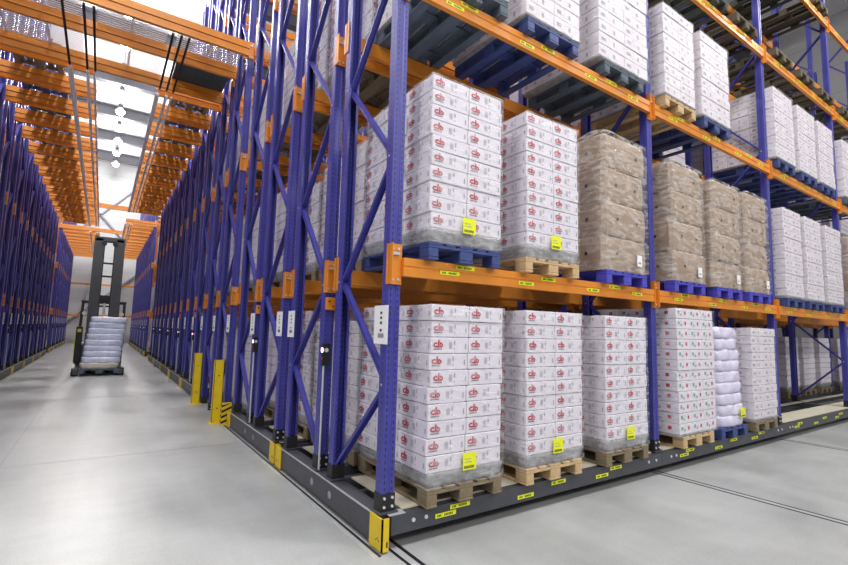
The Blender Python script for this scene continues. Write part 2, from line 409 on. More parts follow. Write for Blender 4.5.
def rack(label, x0, y0, s=1, posts=2, base=True, over=False, near=False, group=None, lv=LV, rows=ROWS, sign=True, labels_on=False, nam='mobile_pallet_rack', both_bumpers=True):
    """double rack: two back to back rows of shelving. s=+1 runs to +X, -1 to -X."""
    t = thing(nam, label, 'pallet rack', (x0, y0, 0), group=group)
    zb = .27 if base else 0
    H = UM[11.2]
    xs = [s*BAYL*i for i in range(posts)]
    for ri, ry in enumerate(rows):
        back = ri in (1, 3)
        for xi, x in enumerate(xs):
            part('upright', H, t, (x, ry+(.1 if back else 0), zb), (0, 0, PI if back else 0))
            if xi == 0 or near: part('foot_plate', FP, t, (x, ry+(.1 if back else 0), zb), (0, 0, PI if back else 0))
    for xi, x in enumerate(xs):
        for z in ZA: part('brace', z, t, (x, 0, 0))
        for z in ZC: part('brace', z, t, (x, 0, 0))
    # load beams
    for ri, ry in enumerate(rows):
        back = ri in (1, 3)
        for bi in range(posts-1):
            xa, xb = sorted((xs[bi], xs[bi+1]))
            for z in lv:
                yy = ry if not back else ry+.1
                if not back: b = part('load_beam', BM, t, (xa+.055, yy, z))
                else: b = part('load_beam', BM, t, (xb-.055, yy, z), (0, 0, PI))
                wl = 'w' if (bi == 0 and s > 0 and not back) or (s < 0 and bi == posts-2 and not back) or (back and s > 0 and bi == posts-2) else 'n'
                wr = 'w' if (back and bi == 0 and s > 0) or (s < 0 and bi == 0 and not back) else 'n'
                part('beam_connector', CM[(wl, -1)], b, (0, 0, 0)); part('beam_connector', CM[(wr, 1)], b, (BAYL-.11, 0, 0))
                if labels_on and not back and ri == 0:
                    for k, (u, dz) in enumerate(((.36, -.105), (.53, -.045), (1.3, -.12), (1.62, -.055), (2.35, -.11), (2.75, -.05), (3.2, -.1))):
                        part('location_label', YL, b, (u, -.0505, dz))
    if base:
        L = BAYL*(posts-1)
        for bi in range(posts-1):
            xa, xb = sorted((xs[bi], xs[bi+1]))
            for fy, q in ((-.065, 1), (2.365, -1)):
                m = MB().box(xa+.002, xb-.002, fy, fy+.055, .11, .252, DARK)
                if near:
                    for xx in (xa+.2, xa+.32, xb-.3, xb-.14):
                        m.cyl((xx, fy-.008 if q > 0 else fy+.055, .19), (xx, fy if q > 0 else fy+.063, .19), .016, BOLT, 10)
                bb = part('base_beam', m, t)
                if near and q > 0:
                    for (u, dz) in ((.41, .155), (.56, .2), (1.34, .14), (1.8, .195), (2.5, .15), (2.75, .2)):
                        part('location_label', YL, bb, (xa+u, fy-.001, dz))
        # end beam along the aisle, with inspection holes
        m = MB().box(-s*.075, -s*.015, .03, 2.35, .03, .252, DARK)
        m.box(-s*.079, -s*.075, .03, 2.35, .236, .252, GALV)
        for yy in (.92, 1.36): m.cyl((-s*.077, yy, .135), (-s*.0745, yy, .135), .035, GREYINK, 14)
        part('end_beam', m, t)
        if s > 0:
            part('bumper', BP, t); part('bumper', BPB, t, (0, 2.42, 0))
        else:
            part('bumper', BP, t, (0, 2.42, 0), (0, 0, PI)); part('bumper', BPB, t, (0, 0, 0), (0, 0, PI))
        m = MB()
        for ry in (.0, .92, 1.29, 2.2): m.box(s*-.01, s*L, ry+.01, ry+.09, .13, .255, DARK)
        for bi in range(posts):
            m.box(xs[bi]-.06, xs[bi]+.06, .0, 2.3, .14, .25, DARK)
        for xx in [x for x in xs]:
            for ry in (.3, 1.9): m.cyl((xx+s*.02, ry-.1, .115), (xx+s*.09, ry-.1, .115), .11, BLACK, 16)
        part('chassis', m, t)
        for bi in range(posts-1):
            xa, xb = sorted((xs[bi], xs[bi+1]))
            if near and bi >= 2:
                part('deck_board', MB().box(xa+.07, xb-.07, .0, .4, .255, .268, SLAB), t); part('deck_board', MB().box(xa+.07, xb-.07, .82, .92, .255, .268, SLAB), t)
            else:
                part('deck_board', MB().box(xa+.13, xb-.13, .0, .9, .255, .268, SLAB), t)
            part('deck_board', MB().box(xa+.13, xb-.13, 1.4, 2.2, .255, .268, SLAB), t)
    if sign:
        for ry in ((0,) if near and s > 0 else (0, 1.29)):
            if s > 0: part('location_sign', SG, t, (-.06, ry-.02, 1.54))
            else: part('location_sign', SG, t, (.062, ry+.2, 1.54), (0, 0, PI))
    if near and s > 0:
        part('location_sign', SG, t, (-.06, 2.2-.04, 1.54))
    if base:
        part('sensor_box', SNB, t, (0, 1.29, 1.84))
        if s > 0: part('corner_plate', MB().box(-.015, .13, -.062, .03, .252, .257, GALV), t)
        part('control_box', CON, t, (-s*.03, 1.29, 1.28)); part('conduit', CND, t, (-s*.045, 1.27, .26))
    if over:
        # overhang over the aisle: four beams, edge rails, perforated decks
        for k, ry in enumerate((-.02, 1.0, 1.29, 2.28)):
            a, b2 = (-1.32, -.055) if s > 0 else (.055, 1.72)
            part('overhang_beam', MB().box(a, b2, ry-.03, ry+.03, 6.65, 6.76, ORANGE).box(a, b2, ry-.05, ry+.05, 6.77, 6.89, ORANGE), t)
        for q, dx in enumerate((0, .17, .27)):
            X = (-1.32+dx) if s > 0 else (1.32, 1.6, 1.71)[q]
            part('edge_rail', MB().cyl((X, -.16, 6.62), (X, 2.46, 6.62), (.045, .03, .022)[q], LITW, 8), t)
    return t

# ------------------------------------------------------------------ pallets
def wood_obj(n, mm):
    return mm.mesh(n)
PALM = {}
def pallet_parts(wood):
    if wood in PALM: return PALM[wood]
    L = []
    for x, w in ((-.3275, .145), (-.17, .1), (0, .145), (.17, .1), (.3275, .145)):
        L.append(('top_board', MB().box(-w/2, w/2, -.6, .6, 0, .022, wood, .003).mesh('top_board'), (x, .6, .122)))
    for y in (.0725, .6, 1.1275):
        L.append(('cross_board', MB().box(-.4, .4, -.0725, .0725, 0, .022, wood, .003).mesh('cross_board'), (0, y, .1)))
    for x, w in ((-.35, .1), (0, .145), (.35, .1)):
        L.append(('bottom_board', MB().box(-w/2, w/2, -.6, .6, 0, .022, wood, .003).mesh('bottom_board'), (x, .6, 0)))
        for y in (.0725, .6, 1.1275):
            L.append(('block', MB().box(-w/2, w/2, -.0725, .0725, 0, .078, wood, .006).mesh('block'), (x, y, .022)))
    PALM[wood] = L; return L
PONE = {}
def pallet(x, y, z, wood, label, full=True, group=None):
    """x centre, y front edge"""
    if full:
        t = thing('pallet', label, 'pallet', (x, y, z), group=group)
        for n, me, l in pallet_parts(wood): part(n, me, t, l)
        return t
    if wood not in PONE:
        m = MB()
        for xx, w in ((-.3275, .145), (-.17, .1), (0, .145), (.17, .1), (.3275, .145)): m.box(xx-w/2, xx+w/2, 0, 1.2, .122, .144, wood)
        for yy in (.0725, .6, 1.1275): m.box(-.4, .4, yy-.0725, yy+.0725, .1, .122, wood)
        for xx, w in ((-.35, .1), (0, .145), (.35, .1)):
            m.box(xx-w/2, xx+w/2, 0, 1.2, 0, .022, wood)
            for yy in (.0725, .6, 1.1275): m.box(xx-w/2, xx+w/2, yy-.0725, yy+.0725, .022, .1, wood)
        PONE[wood] = m.mesh('pallet')
    return tag(part('pallet', PONE[wood], None, (x, y, z)), label, 'pallet', group)

# ------------------------------------------------------------------ cartons
def logo(b, O, U, V, N, sc=1, col=None):
    """red curly mark: open ring, tall bar, smaller ring, dark word line below. O lower-left, U right, V up, N normal"""
    col = col or RED; O = Vector(O); U = Vector(U); V = Vector(V); N = Vector(N)*.0015
    def P(u, v): return O+U*u*sc+V*v*sc+N
    def ring(cx, cy, rx, ry, th, a0, a1, n=9):
        for k in range(n):
            t0 = a0+(a1-a0)*k/n; t1 = a0+(a1-a0)*(k+1)/n
            b.poly([P(cx+(rx-th)*math.cos(t0), cy+(ry-th)*math.sin(t0)), P(cx+rx*math.cos(t0), cy+ry*math.sin(t0)),
                    P(cx+rx*math.cos(t1), cy+ry*math.sin(t1)), P(cx+(rx-th)*math.cos(t1), cy+(ry-th)*math.sin(t1))], col)
    ring(.028, .044, .029, .021, .013, PI*.3, PI*1.75)
    ring(.077, .042, .020, .019, .011, -PI*.6, PI*.6)
    b.poly([P(.044, .022), P(.058, .022), P(.062, .084), P(.048, .084)], col)
    b.poly([P(.062, .022), P(.071, .022), P(.074, .066), P(.065, .066)], col)
    for k in range(8): b.poly([P(.004+k*.0105, .006), P(.011+k*.0105, .006), P(.011+k*.0105, .015), P(.004+k*.0105, .015)], INK)
def carton_mesh(w, d, h, base, kind):
    b = MB().box(-w/2+.001, w/2-.001, -d/2+.001, d/2-.001, 0.002, h-.002, base, .0045)
    faces = (((-w/2, -d/2, 0), (1, 0, 0), (0, -1, 0), w), ((-w/2, d/2, 0), (0, -1, 0), (-1, 0, 0), d),
             ((w/2, -d/2, 0), (0, 1, 0), (1, 0, 0), d), ((w/2, d/2, 0), (-1, 0, 0), (0, 1, 0), w))
    for O, U, N, L in faces:
        O = Vector(O); U = Vector(U); N_ = Vector(N); Vv = Vector((0, 0, 1))
        def q(u0, u1, v0, v1, m):
            b.poly([O+U*u0+Vv*v0+N_*.0015, O+U*u1+Vv*v0+N_*.0015, O+U*u1+Vv*v1+N_*.0015, O+U*u0+Vv*v1+N_*.0015], m)
        if kind == 'logo':
            logo(b, O+U*(L*.06)+Vv*(h*.2), U, Vv, N, 1.02)
            for k in range(3): q(L*.47+k*.012, L*.47+k*.012+.005, h*.3, h*.72, GREYINK)
            q(L*.6, L*.63, h*.55, h*.8, GREYINK); q(L*.6, L*.62, h*.25, h*.35, GREYINK)
            q(L*.9, L*.93, h*.28, h*.6, GREYINK)
        elif kind == 'green':
            q(L*.12, L*.24, h*.45, h*.75, GREEN); q(L*.62, L*.74, h*.4, h*.72, RED)
            q(L*.3, L*.42, h*.3, h*.5, GREYINK)
        elif kind == 'plain':
            q(L*.1, L*.26, h*.35, h*.6, GREYINK); q(L*.55, L*.62, h*.3, h*.62, GREYINK)
    return b.mesh('carton')
CMESH = {}
def carton(w, d, h, base, kind):
    k = (round(w, 3), round(d, 3), round(h, 3), base.name, kind)
    if k not in CMESH: CMESH[k] = carton_mesh(w, d, h, base, kind)
    return CMESH[k]
def shell(w, d, h, amp, mt, seed, bulge=0, layers=0, open_top=False, seg=.1, peak=0):
    """wrinkled stretch film sleeve closely round a load; x centred, y from 0 to d, z 0 to h"""
    b = MB(); k = b.mi(mt)
    nx = max(2, int(w/seg)); ny = max(2, int(d/seg)); nz = max(4, int(h/seg))
    per = [(-w/2+w*i/nx, 0, 0, -1) for i in range(nx)]+[(w/2, d*i/ny, 1, 0) for i in range(ny)]+[(w/2-w*i/nx, d, 0, 1) for i in range(nx)]+[(-w/2, d-d*i/ny, -1, 0) for i in range(ny)]
    n = len(per)
    for iz in range(nz+1):
        z = h*iz/nz
        for x, y, nxx, nyy in per:
            v = noise.noise(Vector((x*3+seed*7.1, y*3, z*5)))*amp+amp
            if layers: v += bulge*abs(math.sin(PI*z/h*layers))
            cx, cy = x, y-d/2; r = math.hypot(cx, cy)
            zz = z+(noise.noise(Vector((x*2, y*2, seed)))*amp*2 if 0 < iz < nz else 0)
            if iz == nz and peak: zz += peak*max(0, noise.noise(Vector((x*2.3+seed, y*2.3, 3.3))))*2
            b.v.append((x+cx/r*v, y+cy/r*v, zz))
    for iz in range(nz):
        for j in range(n):
            q = (j+1) % n; b.f.append((iz*n+j, iz*n+q, (iz+1)*n+q, (iz+1)*n+j)); b.m.append(k)
    if not open_top:
        c = len(b.v); b.v.append((0, d/2, h+.004+peak*.6))
        for j in range(n): b.f.append((nz*n+j, nz*n+(j+1) % n, c)); b.m.append(k)
    return b.mesh('stretch_film', True)
FSH = {}
def film(w, d, h, kind, seed):
    seed = seed % 3; k = (round(w, 2), round(d, 2), round(h, 2), kind, seed)
    if k not in FSH:
        if kind == 'clear': FSH[k] = shell(w, d, h, .004, FILM, seed)
        else: FSH[k] = shell(w, d, h, .012, FILM2, seed, .008, 4, peak=.06)
    return FSH[k]
def skirt_mesh(w, d, h):
    b = MB(); k = b.mi(GREYFILM); rows = 4; seg = 14
    per = []
    for i in range(seg): per.append((-.5+i/seg, -.5))
    for i in range(seg): per.append((.5, -.5+i/seg))
    for i in range(seg): per.append((.5-i/seg, .5))
    for i in range(seg): per.append((-.5, .5-i/seg))
    n = len(per)
    for r in range(rows+1):
        f = r/rows; ins = -.005+.03*(1-f)**1.3
        for x, y in per:
            v = noise.noise(Vector((x*14, y*14, f*2)))*.01
            b.v.append((x*(w-2*ins+v), d/2+y*(d-2*ins+v), f*h))
    for r in range(rows):
        for j in range(n):
            q = (j+1) % n; b.f.append((r*n+j, r*n+q, (r+1)*n+q, (r+1)*n+j)); b.m.append(k)
    b.f.append(tuple(rows*n+j for j in range(n))); b.m.append(k)
    b.f.append(tuple(j for j in range(n-1, -1, -1))); b.m.append(k)
    return b.mesh('film_skirt', True)
SK = {}
TAGM = MB().box(0, .14, -.003, 0, 0, .135, TAG)
for k in range(9): TAGM.box(.012+k*.012, .019+k*.012, -.0042, -.003, .012, .034, INK)
TAGM.box(.015, .095, -.0042, -.003, .062, .068, GREYINK).box(.015, .08, -.0042, -.003, .085, .09, GREYINK)
TAGM = TAGM.mesh('pallet_label')
PAP = MB().box(-.003, 0, 0, .15, 0, .2, WHITE).box(-.004, -.003, .03, .1, .05, .07, INK).box(-.004, -.003, .03, .12, .12, .13, GREYINK).mesh('paper_note')

def load(kind, x, y, z, label, w=.8, d=1.2, layers=10, lh=.134, nx=2, ny=3, base=None, group=None, skirt=.12, tagged=True, simple=False, note=False, wrapped=True, shift=0):
    """film wrapped stack of cartons standing at z; x centre, y front"""
    base = base or CARTON
    cat = 'wrapped load'
    t = thing('wrapped_carton_stack', label, cat, (x, y, z), group=group)
    if skirt:
        ks = (round(w, 2), round(d, 2), skirt)
        if ks not in SK: SK[ks] = skirt_mesh(w, d, skirt)
        part('film_skirt', SK[ks], t)
    H = layers*lh
    if simple:
        m = MB()
        for L in range(layers):
            ox = random.uniform(-.006, .006); oy = random.uniform(-.006, .006)
            for i in range(nx):
                for j in range(ny): m.box(-w/2+i*w/nx+.003+ox, -w/2+(i+1)*w/nx-.003+ox, d*j/ny+.003+oy, d*(j+1)/ny-.003+oy, L*lh+.004, (L+1)*lh-.003, base, .006)
        part('cartons', m, t, (0, 0, skirt)); 
    else:
        me = carton(w/nx-.004, d/ny-.004, lh-.001, base, kind)
        for L in range(layers):
            ox = random.uniform(-.007, .007)+(shift if L < layers//2 else 0); oy = random.uniform(-.006, .006)
            tw = random.uniform(-.01, .01)
            for i in range(nx):
                for j in range(ny):
                    cx = -w/2+(i+.5)*w/nx; cy = d*(j+.5)/ny
                    part('carton', me, t, (cx+ox+tw*(cy-d/2)*-1, cy+oy+tw*cx, skirt+L*lh), (0, 0, tw+random.uniform(-.004, .004)))
    if wrapped: part('stretch_film', film(w+.014, d+.014, H+skirt+.002, 'clear', random.randrange(3)), t, (0, -.007, 0))
    if tagged: part('pallet_label', TAGM, t, (-.07, -.03, skirt-.01))
    if note: part('paper_note', PAP, t, (-w/2-.022, .38, skirt+H-.42))
    return t
def bulky(x, y, z, label, w=.86, d=1.2, n=4, lh=.40, group=None, seed=0, tilt=0):
    t = thing('wrapped_bulk_load', label, 'wrapped load', (x, y, z), group=group)
    for L in range(n):
        ww = w*(1-.012*L)*random.uniform(.975, 1.0); dd = d*random.uniform(.97, 1)
        b = MB(); k = b.mi(KRAFT)
        # slightly barrelled box with a tucked lid edge
        rings = [(0, .975), (.02, .99), (.35*lh, 1.005), (.75*lh, 1.0), (lh-.03, .985), (lh-.004, .955)]
        per = [(-.5, -.46), (-.46, -.5), (.46, -.5), (.5, -.46), (.5, .46), (.46, .5), (-.46, .5), (-.5, .46)]
        for zz, sc in rings:
            for px, py in per: b.v.append((px*ww*sc, py*dd*sc, zz))
        m8 = 8
        for r in range(len(rings)-1):
            for j in range(m8):
                q = (j+1) % m8; b.f.append((r*m8+j, r*m8+q, (r+1)*m8+q, (r+1)*m8+j)); b.m.append(k)
        b.f.append(tuple((len(rings)-1)*m8+j for j in range(m8))); b.m.append(k)
        b.f.append(tuple(range(m8-1, -1, -1))); b.m.append(k)
        for u in (-.22, .25): b.cyl((u*ww, -dd/2*1.008, lh*.5), (u*ww, -dd/2*1.012, lh*.5), .018, INK, 12)
        for u in (-.3, .2): b.cyl((-ww/2*1.008, u*dd, lh*.5), (-ww/2*1.012, u*dd, lh*.5), .022, INK, 12)
        part('bulk_carton', b, t, (random.uniform(-.02, .02)+tilt*L, d/2+random.uniform(-.012, .012), L*lh), (0, 0, random.uniform(-.015, .015)))
    part('stretch_film', shell(w-.004, d, n*lh+.004, .004, FILM2, seed, .005, n, peak=.05), t, (tilt*n*.5, -.005, 0))
    part('paper_note', MB().box(0, .1, -.003, 0, 0, .13, WHITE).box(.02, .08, -.004, -.003, .03, .05, GREYINK), t, (.12, -.045, .08))
    return t
def sacks(x, y, z, label, w, d, n, lh, m, lean=0, seed=0, nm='sack', leany=0, tagx=None, rz=0, top=1.0):
    t = thing('wrapped_sack_load', label, 'wrapped load', (x, y, z), rz)
    for L in range(n):
        b = MB(); k = b.mi(m if isinstance(m, bpy.types.Material) else m[min(L, len(m)-1)])
        N = 48; R = 6
        f = 1+(top-1)*L/max(1, n-1)
        for r in range(R+1):
            ph = -PI/2+PI*r/R; zz = lh*.5+lh*.54*math.sin(ph); ins = (1-max(0, math.cos(ph))**.45)*.04
            for j in range(N):
                a = 2*PI*j/N; ca, sa = math.cos(a), math.sin(a); p = 7
                rr = (abs(ca)**p+abs(sa)**p)**(-1/p)
                v = 1+.045*noise.noise(Vector((ca*2.6+seed, sa*2.6, zz*9+L*3.7)))
                b.v.append(((w*f/2-ins)*rr*ca*v, (d*f/2-ins)*rr*sa*v, zz+.012*noise.noise(Vector((ca*4, sa*4, L+seed)))))
        for r in range(R):
            for j in range(N):
                q = (j+1) % N; b.f.append((r*N+j, r*N+q, (r+1)*N+q, (r+1)*N+j)); b.m.append(k)
        b.f.append(tuple(R*N+j for j in range(N))); b.m.append(k); b.f.append(tuple(range(N-1, -1, -1))); b.m.append(k)
        part(nm, b.mesh(nm, True), t, (lean*L+random.uniform(-.012, .012), d/2+leany*L, L*lh), (0, 0, random.uniform(-.03, .03)))
    if tagx is not None: part('pallet_label', TAGM, t, (tagx, -.035, .12))
    return t

# ------------------------------------------------------------------ racks of the right side
PER = 2.63
rack('blue and orange mobile pallet rack at the front, with white and brown loads', 0, 0, 1, 6, near=True, labels_on=True)
rack('blue mobile pallet rack directly behind the front one, before the yellow bollards', 0, PER, 1, 6, over=False, near=False)
t = rack('blue fixed pallet rack behind the two yellow bollards, carrying the bridge over the aisle', 0, 5.56, 1, 4, base=False, nam='fixed_pallet_rack')
OW = ['first', 'second', 'third', 'fourth', 'fifth', 'sixth', 'seventh']
for i in range(5):
    rack('dark blue mobile pallet rack right of the aisle, %s behind the yellow bollards' % OW[i], 0, 8.25+i*PER, 1, 2, over=True)
for i in range(6):
    rack('blue mobile pallet rack in the far right bank behind the forklift, %s of its row' % OW[i], 0, 24.4+i*PER, 1, 2, over=True)
XLF = -4.15
for i in range(7):
    rack('blue mobile pallet rack in the near left bank, %s from the viewer' % OW[i], XLF, 8.07+i*PER, -1, 2, over=True)
for i in range(5):
    rack('blue mobile pallet rack in the far left bank, %s of its row' % OW[i], XLF, 28.3+i*PER, -1, 2, over=True)
rack('blue fixed pallet rack at the left end of the bridge over the aisle', XLF, 5.56, -1, 2, base=False, nam='fixed_pallet_rack')

# bridge over the aisle: three long beams with perforated decks and rails
t = thing('aisle_bridge', 'orange beam bridge with perforated steel decks high across the aisle', 'bridge', (0, 0, 0))
for y in (5.47, 6.5, 7.8):
    part('bridge_beam', MB().box(XLF-.05, -.055, y-.03, y+.03, 6.65, 6.77, ORANGE).box(XLF-.05, -.055, y-.05, y+.05, 6.78, 6.90, ORANGE), t)
for xa, xb in ((XLF, -2.62), (-2.4, -1.35), (-1.2, -.1)):
    part('perforated_deck', MB().box(xa, xb, 5.5, 6.47, 6.895, 6.905, MESH), t)
for xa, xb in ((XLF, -2.62), (-2.4, -1.35)):
    part('perforated_deck', MB().box(xa, xb, 6.53, 7.77, 6.895, 6.905, MESH), t)
part('solid_deck', MB().box(-1.1, -.1, 6.53, 7.77, 6.895, 6.915, TEAL), t)
for x in (-2.83, -2.55, -2.42, -1.3, -1.17, -1.05):
    part('deck_rail', MB().cyl((x, 5.5, 6.62), (x, 7.8, 6.62), .02, BLACK, 8), t)  # black colour stands for rails in silhouette against the lamp glare
# single cross beams tying left and right banks
for y, lab in ((21.4, 'orange cross beam spanning the aisle near the end of the right bank'), (28.2, 'orange cross beam spanning the aisle high above the forklift')):
    tag(part('cross_beam', MB().box(XLF, 0, y-.04, y+.04, 6.66, 6.86, ORANGE)), lab, 'beam')
for z, lab in ((2.1, 'low orange barrier beam at the far wall behind the forklift'), (4.55, 'upper orange barrier beam at the far wall behind the forklift')):
    tag(part('barrier_beam', MB().box(XLF-1, 1, 41.9, 41.98, z, z+.14, ORANGE).box(XLF-1, XLF-.9, 41.92, 42, 0, z, BLUEP).box(.9, 1, 41.92, 42, 0, z, BLUEP)), lab, 'beam')

# pallets on the overhangs (seen from below)
for side, x, ys, words in ((1, -.58, [8.25+i*PER for i in range(5)], 'right'), (-1, XLF+.75, [8.07+i*PER for i in range(7)], 'left')):
    for i, y in enumerate(ys):
        for j, dy in enumerate((-.1, 1.2)):
            k = 2*i+j
            pallet(x, y+dy, 6.892, (WOODA, WOODB, WOODG)[k % 3], 'pallet seen from below, %s overhang, %s from the near end' % (words, ORD[k]), full=False, group='pallets on the overhangs')

# ------------------------------------------------------------------ bollards and guard
def bollard(x, y, label):
    t = thing('bollard', label, 'bollard', (x, y, 0))
    b = MB().box(-.075, .075, 0, .008, .01, 1.065, YEL).box(-.075, -.067, 0, .1, .01, 1.065, YEL).box(.067, .075, 0, .1, .01, 1.065, YEL)
    for z in (.25, .8): b.cyl((0, -.004, z), (0, 0, z), .012, BLACK, 10)
    part('post', b, t); part('base_plate', MB().box(-.12, .12, -.06, .14, 0, .012, YEL), t)
bollard(-.19, 5.46, 'yellow steel bollard nearest the viewer at the rack end, by the striped guard')
bollard(-.17, 7.72, 'yellow steel bollard further back along the aisle, right side')
g = MB().box(-.16, .0, 5.24, 5.32, .0, .36, YEL)
for k in range(4):
    z = .02+k*.09
    g.poly([(-.16, 5.239, z), (-.0, 5.239, z+.07), (-.0, 5.239, min(.36, z+.11)), (-.16, 5.239, z+.04)], BLACK)
    g.poly([(-.161, 5.32, z), (-.161, 5.24, z+.05), (-.161, 5.24, z+.09), (-.161, 5.32, z+.04)], BLACK)
tag(part('corner_guard', g), 'small corner guard with yellow and black stripes beside the near bollard', 'corner guard')

# ------------------------------------------------------------------ front loads
LVN = {0: 'bottom level', 1: 'second level', 2: 'third level', 3: 'fourth level'}
BN = ['first', 'second', 'third', 'fourth']
ZL = {0: .268, 1: 2.24, 2: 4.71, 3: 6.88, 4: 9.0}
SLN = ['left', 'middle', 'right']
WN = {WOODD: 'shade darkened wooden', WOODE: 'dark greenish wooden', WOODP: 'pale wooden', WOODA: 'dark weathered wooden', WOODB: 'blue painted', WOODV: 'bright violet blue', WOODG: 'worn grey blue'}
GP = 'pallets in the front rack'; GL = 'wrapped loads in the front rack'
def slot(lv, bay, sl, x0, x1, kind, wood, y=-.13, **k):
    xc = (x0+x1)/2; w = x1-x0
    where = '%s, %s bay, %s slot of front rack' % (LVN[lv], BN[bay], SLN[sl])
    pallet(xc, y, ZL[lv]+.001, wood, '%s pallet, %s' % (WN[wood], where), group=GP)
    z = ZL[lv]+.146
    if kind == 'logo': load('logo', xc, y-.0, z, 'white cartons with red logo, %s' % where, w=w, group=GL, **k)
    elif kind == 'plain': load('plain', xc, y, z, 'plain white cartons, %s' % where, w=w, base=CARTON2, group=GL, tagged=False, **k)
    elif kind == 'green': load('green', xc, y, z, 'flat white cartons with green marks, %s' % where, w=w, group=GL, **k)
    elif kind == 'brown': bulky(xc, y, z, 'four big brown cartons, %s' % where, w=w, group=GL, **k)
slot(0, 0, 0, .28, 1.08, 'logo', WOODA, shift=-.02)
slot(0, 0, 1, 1.38, 2.20, 'logo', WOODP)
slot(0, 0, 2, 2.60, 3.40, 'logo', WOODA)
slot(0, 1, 0, 4.10, 5.08, 'green', WOODP, layers=12, lh=.132, nx=3, skirt=.03, tagged=False)
pallet(5.62, -.13, .269, WOODB, 'blue painted pallet under the leaning sack load, second bay, bottom level')
sacks(5.63, -.13, .415, 'leaning film wrapped load of white sacks on a blue pallet, second bay, bottom level', .74, 1.15, 9, .155, SACK, -.012, 2, tagx=.1)
slot(0, 1, 2, 6.28, 7.16, 'plain', WOODA, layers=11, lh=.125, nx=2, ny=3, skirt=.04)
slot(1, 0, 0, .24, 1.04, 'logo', WOODB, note=True)
slot(1, 0, 1, 1.38, 2.16, 'logo', WOODP)
slot(1, 0, 2, 2.62, 3.48, 'brown', WOODV, seed=1)
slot(1, 1, 0, 4.08, 4.90, 'brown', WOODV, seed=2)
slot(1, 1, 1, 5.20, 6.10, 'brown', WOODV, seed=3, lh=.395)
slot(1, 1, 2, 6.30, 7.12, 'brown', WOODV, seed=4)
slot(1, 2, 0, 7.80, 8.62, 'plain', WOODB, layers=12, lh=.13, skirt=.04)
slot(1, 2, 1, 8.84, 9.70, 'plain', WOODB, layers=11, lh=.142, skirt=.04)
slot(1, 2, 2, 9.98, 10.90, 'plain', WOODB, layers=12, lh=.13, skirt=.04)
slot(1, 3, 0, 11.6, 12.45, 'brown', WOODG, seed=5)
slot(1, 3, 1, 12.7, 13.5, 'plain', WOODB, layers=11, lh=.13, skirt=.04)
slot(2, 0, 0, .30, 1.12, 'plain', WOODG, layers=10, lh=.15, skirt=.03)
slot(2, 0, 1, 1.36, 2.22, 'plain', WOODB, layers=11, lh=.15, skirt=.03)
slot(2, 0, 2, 2.56, 3.58, 'plain', WOODG, layers=11, lh=.15, skirt=.03)
slot(2, 1, 0, 3.98, 4.80, 'plain', WOODP, layers=9, lh=.142, skirt=.03)
slot(2, 1, 1, 5.00, 5.88, 'plain', WOODB, layers=9, lh=.142, skirt=.03)
slot(2, 2, 0, 7.66, 8.56, 'plain', WOODB, layers=10, lh=.13, skirt=.03)
slot(2, 2, 1, 8.80, 9.72, 'plain', WOODB, layers=10, lh=.13, skirt=.03)
slot(2, 2, 2, 9.92, 10.80, 'plain', WOODB, layers=10, lh=.13, skirt=.03)
slot(2, 3, 0, 11.48, 12.28, 'plain', WOODG, layers=10, lh=.13, skirt=.03)
slot(2, 3, 1, 12.5, 13.3, 'plain', WOODG, layers=10, lh=.13, skirt=.03)
for sl, (a, b) in enumerate(((.3, 1.1), (1.4, 2.2), (2.6, 3.4))): slot(3, 0, sl, a, b, 'none', WOODD)
for sl, (a, b) in enumerate(((4.1, 4.9), (5.2, 6.0), (6.3, 7.1))): slot(3, 1, sl, a, b, 'none', (WOODD, WOODE, WOODD)[sl])

# loads of the rear row of the front rack and of the racks behind (seen between the posts)
def back_load(x, y, lv, where, kind='logo', simple=False, layers=10, wood=WOODA):
    pallet(x, y, ZL[lv]+.001 if y < 5.3 or y > 8 else (0.001 if lv == 0 else ZL[lv]+.001), wood, 'shaded pallet, %s' % where, full=False)
    z = ZL[lv]+.146 if lv or y < 5.3 or y > 8 else .146
    load(kind, x, y, z, 'shaded white carton stack, %s' % where, layers=layers, simple=simple, tagged=False, wrapped=not simple, base=CARTON if kind == 'logo' else CARTON2)
for lv in (0, 1, 2):
    back_load(.70, 1.20, lv, 'rear side of the front rack by the aisle, %s' % LVN[lv], layers=(9, 9, 10)[lv], kind=('plain', 'plain', 'logo')[lv])
    back_load(.70, PER-.13, lv, 'front side of the second rack by the aisle, %s' % LVN[lv], layers=(10, 8, 10)[lv])
    back_load(.70, PER+1.20, lv, 'rear side of the second rack by the aisle, %s' % LVN[lv], simple=True, layers=(9, 10, 10)[lv])
    back_load(.70, 5.56-.13, lv, 'front side of the bollard rack by the aisle, %s' % LVN[lv], simple=True)
    back_load(.70, 5.56+1.20, lv, 'rear side of the bollard rack by the aisle, %s' % LVN[lv], simple=True)
for i in range(5):
    for lv in (0, 1, 2):
        back_load(.70, 8.25+i*PER+.55, lv, '%s rack behind the bollards, %s' % (OW[i], LVN[lv]), simple=True, layers=(10, 9, 10)[lv])
for lv in (0, 1, 2):
    back_load(.62, 24.4-.13, lv, 'open face of the far right bank, %s' % LVN[lv], simple=True)
    back_load(XLF-.62, 28.3-.13, lv, 'open face of the far left bank, %s' % LVN[lv], simple=True)
for i in range(7):
    for lv in (0, 1, 2):
        back_load(XLF-.75, 8.07+i*PER+.55, lv, '%s rack of the near left bank, %s' % (OW[i], LVN[lv]), simple=True, layers=(10, 9, 10)[lv])
RW = {1.2: 'rear row of the front rack', PER-.13: 'front row of the second rack'}
